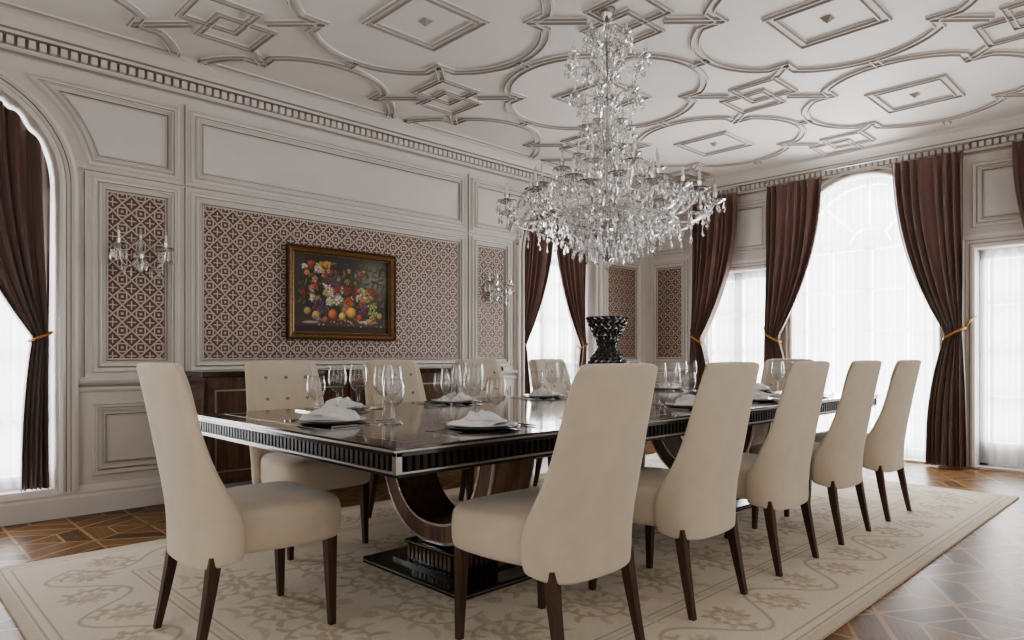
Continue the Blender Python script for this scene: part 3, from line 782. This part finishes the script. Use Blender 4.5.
# ------------------------------------------------------------------ sideboard
def sideboard():
    e=empty('sideboard'); x0,x1,y0,y1=1.68,4.44,4.70,5.115; z0,z1=.16,.89
    mb=MB(); mb.box((x0+.02,y0+.02,z0),(x1-.02,y1,z1)); mb.obj('cabinet_body',M_walnut,e)
    mb=MB(); mb.box((x0,y0-.005,z1),(x1,y1,.93)); o=mb.obj('cabinet_top',M_espresso,e); bevelmod(o,.005)
    n=5; w=(x1-x0-.06)/n
    for i in range(n):
        a=x0+.03+i*w; mb=MB(); mb.box((a+.008,y0+.0,z0+.03),(a+w-.008,y0+.02,z1-.03),0)
        sweep(mb,rect(a+.06,z0+.09,a+w-.06,z1-.09),lambda p,q,h:(p,y0-h,q),[(-.006,0),(-.006,.004),(.006,.004),(.006,0)],True,[1,1,1])
        mb.box((a+w/2-.01,y0-.02,.52),(a+w/2+.01,y0,.56),1); mb.obj('cabinet_door_%d'%(i+1),[M_walnut,M_silver],e)
    k=0
    for x in (x0+.06,(x0+x1)/2,x1-.06):
        for y in (y0+.06,y1-.06):
            k+=1; mb=MB(); mb.tube([(x,y,z0),(x,y,0)],[.03,.016],8); mb.obj('cabinet_leg_%d'%k,M_espresso,e)
sideboard()
# ------------------------------------------------------------------ painting
def painting():
    e=empty('framed_painting'); x0,x1,z0,z1=2.49,3.51,1.17,1.93; fw=.062
    mb=MB(); prof=[(0,0),(0,.05),(.010,.055),(.018,.04),(.036,.03),(.048,.035),(.056,.022),(.063,.02),(.063,.005)]
    sweep(mb,rect(x0,z0,x1,z1),mapL,prof,True,[0,0,0,1,1,0,1,0])
    mb.obj('frame',[woodmat('frame_wood',(.05,.024,.013),(.13,.065,.033),.35,0,8),mat('frame_gilt',(.20,.11,.045),.35,.5,noise=.3,nscale=40)],e)
    nx,ny=280,185; U,V=np.meshgrid(np.linspace(0,1.42,nx),np.linspace(0,1,ny))
    col=np.zeros((ny,nx,3))+np.array([.028,.020,.012])
    col+= (np.exp(-(((U-1.18)/.22)**2+((V-.72)/.22)**2)))[...,None]*np.array([.17,.18,.15])
    R=random.Random(11)
    def blob(x,y,r,c,ry=None,rot=0.0):
        ry=ry or r; ca,sa=math.cos(rot),math.sin(rot); dx=(U-x)*ca+(V-y)*sa; dy=-(U-x)*sa+(V-y)*ca
        d=(dx/r)**2+(dy/ry)**2; m=np.clip((1-d)*5,0,1)[...,None]
        sh=np.clip(.22+.85*np.clip(1-(((dx+r*.35)/r)**2+((dy-ry*.35)/ry)**2)*.7,0,1),0,1.1)[...,None]
        col[:]=col*(1-m)+np.array(c)*sh*m
    def rose_(x,y,r,c):
        blob(x,y,r,[t*.6 for t in c])
        for k in range(12):
            a=R.random()*6.28; q=r*R.uniform(.35,1.0); blob(x+q*math.cos(a),y+q*math.sin(a),r*.42,[t*R.uniform(.4,1.15) for t in c],r*.24,a)
        blob(x,y,r*.25,[t*.35 for t in c])
    col[(U<.16)&(V>.2)]=[.045,.035,.025]; col[V<.20]=[.07,.035,.022]; col[V<.09]=[.03,.014,.01]
    for _ in range(200):
        blob(R.uniform(.08,1.36),R.uniform(.18,.92),R.uniform(.025,.07),R.choice([(.06,.075,.02),(.12,.12,.035),(.045,.05,.02),(.15,.10,.03),(.20,.15,.06)]),R.uniform(.008,.022),R.random()*3.1)
    cols=[(.80,.56,.34),(.66,.13,.05),(.80,.40,.10),(.78,.68,.50),(.70,.34,.22),(.68,.48,.12),(.45,.06,.04),(.85,.78,.64)]
    for k in range(19): rose_(.13+R.random()*.36,.42+R.random()*.46,R.uniform(.035,.062),cols[k%8])
    for k in range(10): rose_(.45+R.random()*.5,.62+R.random()*.22,R.uniform(.025,.045),[t*.6 for t in cols[(k*3)%8]])
    for k in range(22): rose_(R.uniform(.48,1.02),R.uniform(.28,.58),R.uniform(.040,.070),cols[(k*3)%8])
    for k in range(10): rose_(R.uniform(.95,1.30),R.uniform(.36,.60),R.uniform(.03,.05),[t*.85 for t in cols[(k*5)%8]])
    for cx_,cy_,cl in ((1.04,.32,(.14,.05,.07)),(1.18,.30,(.30,.30,.10)),(.36,.34,(.11,.05,.09)),(.60,.66,(.10,.05,.07))):
        for _ in range(34): blob(cx_+R.gauss(0,.05),cy_+R.gauss(0,.055),.019,[t*R.uniform(.7,1.7) for t in cl])
    for x,y,r,c in ((.84,.27,.078,(.75,.42,.10)),(.56,.24,.070,(.62,.18,.06)),(.70,.22,.056,(.72,.52,.13)),(.32,.22,.062,(.60,.38,.12)),(.96,.21,.048,(.50,.1,.05)),(.20,.27,.055,(.42,.30,.1)),(.45,.17,.042,(.5,.12,.06)),(1.28,.24,.045,(.55,.34,.10))): blob(x,y,r,c)
    # small birds
    for bx,by,s,cl in ((.98,.80,1,(.42,.20,.10)),(.34,.18,-1,(.35,.30,.22))):
        blob(bx,by,.055,cl,.030,.4*s); blob(bx+.05*s,by+.028,.024,[t*1.2 for t in cl]); blob(bx-.07*s,by-.025,.045,[t*.6 for t in cl],.010,.35*s); blob(bx-.005,by+.004,.035,[t*.5 for t in cl],.014,.5*s); blob(bx+.078*s,by+.028,.011,(.5,.4,.15),.004)
    blob(1.10,.15,.17,(.5,.46,.40),.022); blob(1.12,.17,.06,(.66,.30,.12),.03); blob(.26,.13,.14,(.36,.34,.30),.02)
    for _ in range(26): blob(R.uniform(.12,1.32),R.uniform(.09,.18),.014,R.choice([(.5,.12,.06),(.5,.42,.2),(.4,.4,.36)]))
    a0,a1,b0,b1=x0+fw-.004,x1-fw+.004,z0+fw-.004,z1-fw+.004
    v=np.stack([a0+(a1-a0)*U.ravel()/1.42,np.full(nx*ny,Y1-.008),b0+(b1-b0)*V.ravel()],1); idx=np.arange(nx*ny).reshape(ny,nx)
    f=np.stack([idx[:-1,:-1],idx[:-1,1:],idx[1:,1:],idx[1:,:-1]],-1).reshape(-1,4)
    me=bpy.data.meshes.new('canvas'); me.from_pydata(v.tolist(),[],f.tolist())
    ca=me.color_attributes.new('Col','FLOAT_COLOR','POINT'); ca.data.foreach_set('color',np.concatenate([np.clip(col,0,1).reshape(-1,3),np.ones((nx*ny,1))],1).ravel())
    me.materials.append(vcmat('oil_paint',.6)); inst('canvas',me,parent=e)
painting()
# ------------------------------------------------------------------ chandelier
def bez(p0,p1,p2,p3,n=14):
    r=[]
    for i in range(n+1):
        t=i/n; r.append(p0*(1-t)**3+p1*3*t*(1-t)**2+p2*3*t*t*(1-t)+p3*t**3)
    return r
def cup(cr,cn,c,s=1.0,candle=True,nd=8,dl=.055):
    x,y,z=c
    cr.lathe([(.004,-.012),(.02*s,-.008),(.055*s,.008),(.06*s,.014),(.054*s,.012),(.02*s,-.001),(.008,.0)],12,c)
    cr.lathe([(.006,0),(.014*s,.008),(.010,.02),(.018*s,.045),(.019*s,.05),(.012,.046),(.008,.02)],10,c)
    if candle: 
        cn.lathe([(.0,.03),(.0075,.03),(.0075,.105),(.0,.106)],8,c); cr.octa((x,y,z+.14),.006,.034)
    for k in range(nd):
        a=2*pi*k/nd; px,py=x+.056*s*math.cos(a),y+.056*s*math.sin(a)
        cr.octa((px,py,z+.008),.006,.014,off=.5); cr.octa((px,py,z-.006),.0095,dl)
def chain(cr,p0,p1,sag,n,w=.0065):
    for i in range(n+1):
        t=i/n; p=p0.lerp(p1,t); cr.octa((p.x,p.y,p.z-sag*4*t*(1-t)+w),w,w*2,off=.5)
def chandelier():
    e=empty('crystal_chandelier',(CX,CY,0))
    cr=MB(); cn=MB(); md=MB()
    st=[(.0,1.60),(.012,1.605),(.035,1.635),(.02,1.66),(.03,1.69),(.075,1.72),(.10,1.76),(.06,1.79),(.03,1.82),(.05,1.86),(.085,1.88),(.085,1.90),(.03,1.93),(.025,2.0),(.05,2.05),(.06,2.12),(.035,2.20),(.02,2.24),(.06,2.26),(.025,2.28),(.03,2.36),(.055,2.44),(.04,2.52),(.018,2.56),(.07,2.58),(.02,2.60),(.022,2.68),(.045,2.74),(.03,2.80),(.015,2.83),(.09,2.85),(.02,2.87),(.015,2.95),(.03,2.98),(.012,3.03),(.012,3.08)]
    cr.lathe(st,14,(0,0,0))
    md.tube([(0,0,1.62),(0,0,3.10)],.006,8); md.lathe([(0,3.03),(.02,3.04),(.04,3.08),(.05,3.118),(0,3.12)],20)
    tiers=[(12,.62,1.92,1.86,.0,1.0),(12,.46,2.00,1.90,pi/12,.95),(8,.30,2.12,1.97,pi/8,.9)]
    for n,R,zc,z0,ph,s in tiers:
        for k in range(n):
            a=2*pi*k/n+ph; d=Vector((math.cos(a),math.sin(a),0)); Z=Vector((0,0,1))
            pts=bez(d*.06+Z*z0,d*R*.45+Z*(z0+.14),d*R*.72+Z*(z0-.20),d*R+Z*(zc-.012),16)
            cr.tube(pts,[.009-.003*i/16 for i in range(17)],7)
            c=d*R+Z*zc; cup(cr,cn,tuple(c),s)
            for q in (4,6,8,10,12,14):
                p=pts[q]; cr.octa((p.x,p.y,p.z-.006),.008,.05); cr.octa((p.x,p.y,p.z-.056),.006,.012,off=.5); cr.octa((p.x,p.y,p.z-.068),.009,.05)
            chain(cr,Vector((0,0,zc+.22))+d*.06,c+Z*.0,.07,20)
            a2=a+2*pi/n; c2=Vector((math.cos(a2),math.sin(a2),0))*R+Z*zc
            chain(cr,c,c2,.05,max(8,int(14*R/.6)))
            m=(c+c2)/2; cr.octa((m.x,m.y,m.z-.055),.011,.075)
    for n,R,zc,z0,up in ((6,.20,2.58,2.50,.12),(6,.14,2.40,2.32,.10),(8,.23,2.80,2.70,.10),(6,.12,2.95,2.87,.08),(6,.17,2.24,2.18,.12)):
        for k in range(n):
            a=2*pi*k/n+zc; d=Vector((math.cos(a),math.sin(a),0)); Z=Vector((0,0,1))
            pts=bez(d*.03+Z*z0,d*R*.4+Z*(z0+.13),d*R*.8+Z*(z0+.10),d*R+Z*(zc-.02),10); cr.tube(pts,.0055,6)
            c=d*R+Z*zc; cup(cr,cn,tuple(c),.6,False,6,.05); cr.octa((c.x,c.y,c.z+up),.010,up,off=.4)
            chain(cr,c,Vector((0,0,z0-.16))+d*.05,.02,12)
            for q in (3,6): p=pts[q]; cr.octa((p.x,p.y,p.z),.008,.06)
    for z,R,n,L in ((1.90,.17,20,.07),(1.84,.13,18,.09),(1.78,.22,26,.08),(1.74,.16,20,.08),(1.69,.10,14,.07),(2.26,.09,12,.06),(2.58,.08,12,.06),(2.86,.10,14,.06),(1.86,.32,34,.07),(1.83,.42,40,.06)):
        md.lathe([(R-.002,z-.002),(R+.002,z-.002),(R+.002,z+.002),(R-.002,z+.002),(R-.002,z-.002)],28)
        for k in range(n):
            a=2*pi*k/n; x,y=R*math.cos(a),R*math.sin(a); cr.octa((x,y,z-.003),.006,.012,off=.5); cr.octa((x,y,z-.015),.010,L)
            if k%4==0: md.tube([(0,0,z),(x,y,z)],.002,4)
    for k in range(12):
        a=2*pi*k/12; d=Vector((math.cos(a),math.sin(a),0)); chain(cr,d*.42+Vector((0,0,1.84)),d*.07+Vector((0,0,1.66)),.05,22,.007)
        for t in (.15,.3,.45,.6,.75):
            p=(d*.42+Vector((0,0,1.84))).lerp(d*.07+Vector((0,0,1.66)),t); z=p.z-.2*t*(1-t)
            cr.octa((p.x,p.y,z-.01),.010,.06)
    cr.octa((0,0,1.60),.02,.05)
    cr.obj('crystal_arms_and_drops',M_crystal,e); cn.obj('candles',M_candle,e,True); md.obj('metal_stem',M_cut,e,True)
chandelier()
def sconce(x,z):
    e=empty('wall_sconce',(x,Y1,z)); cr=MB(); cn=MB(); md=MB()
    md.tube([(0,0,0),(0,-.02,0)],[.035,.03],16); md.tube([(0,-.02,-.0),(0,-.08,.0)],.008,8)
    cr.lathe([(0,-.14),(.012,-.12),(.022,-.09),(.010,-.06),(.03,-.02),(.03,.0),(.012,.03),(.02,.07),(.01,.10),(.014,.13),(0,.20)],10,(0,-.08,0))
    for sx in (-1,1):
        pts=bez(Vector((0,-.08,0)),Vector((sx*.07,-.10,-.13)),Vector((sx*.13,-.12,-.10)),Vector((sx*.145,-.13,.03)),12); cr.tube(pts,.006,7)
        c=(sx*.145,-.13,.04); cup(cr,cn,c,.85,True,8,.09)
        for q in (4,7,9): p=pts[q]; cr.octa((p.x,p.y,p.z),.009,.09)
        chain(cr,Vector((0,-.08,.16)),Vector(c),.05,16)
    for k in range(8):
        a=2*pi*k/8; cr.octa((.035*math.cos(a),-.08+.035*math.sin(a),-.02),.009,.09)
    cr.obj('crystal_arms',M_crystal,e); cn.obj('candles',M_candle,e,True); md.obj('backplate',M_cut,e,True)
sconce(1.415,1.72); sconce(4.705,1.72)
# ------------------------------------------------------------------ lights
def area(name,loc,rot,sx,sy,rad,col=(1,1,1)):
    l=bpy.data.lights.new(name,'AREA'); l.shape='RECTANGLE'; l.size=sx; l.size_y=sy; l.energy=rad*pi*sx*sy; l.color=col
    o=bpy.data.objects.new(name,l); sc.collection.objects.link(o); o.location=loc; o.rotation_euler=rot; return o
cool=(.99,.99,1.0); warm=(1,.91,.80)
area('daylight_1',(X1+.32,RC,1.5),(0,math.radians(90),0),3.0,1.6,13.5,cool)
for k,(a,b_) in enumerate(doorsY): area('daylight_%d'%(k+2),(X1+.32,(a+b_)/2,1.05),(0,math.radians(90),0),2.1,.95,11.5,cool)
for k,c in enumerate(LC): area('daylight_%d'%(k+4),(c,Y1+.45,1.45),(math.radians(-90),0,0),1.3,2.7,10.5,cool)
for k,c in enumerate((.36,3.06,5.76)): area('daylight_%d'%(k+6),(c,Y0-.3,1.5),(math.radians(90),0,0),1.4,2.8,1.35,warm)  # added warm fill lamps outside the unseen front wall, brightening the chair backs
area('daylight_9',(X0-.3,2.2,1.5),(0,math.radians(-90),0),2.7,1.9,1.5,warm)  # added warm fill lamp outside the unseen side wall
w=bpy.data.worlds.new('World'); sc.world=w; w.use_nodes=True; bg=w.node_tree.nodes['Background']; bg.inputs[0].default_value=(.98,.98,1,1); bg.inputs[1].default_value=1.2
# ------------------------------------------------------------------ camera
cd=bpy.data.cameras.new('camera'); co=bpy.data.objects.new('camera',cd); sc.collection.objects.link(co)
co.location=(0,0,H); co.rotation_euler=(pi/2,0,TH-pi/2); cd.sensor_width=36; cd.lens=36*683/1024; cd.shift_y=36/1024; cd.clip_start=.05
sc.camera=co
sc.view_settings.view_transform='AgX'; sc.view_settings.look='AgX - Medium High Contrast'; sc.view_settings.exposure=.15
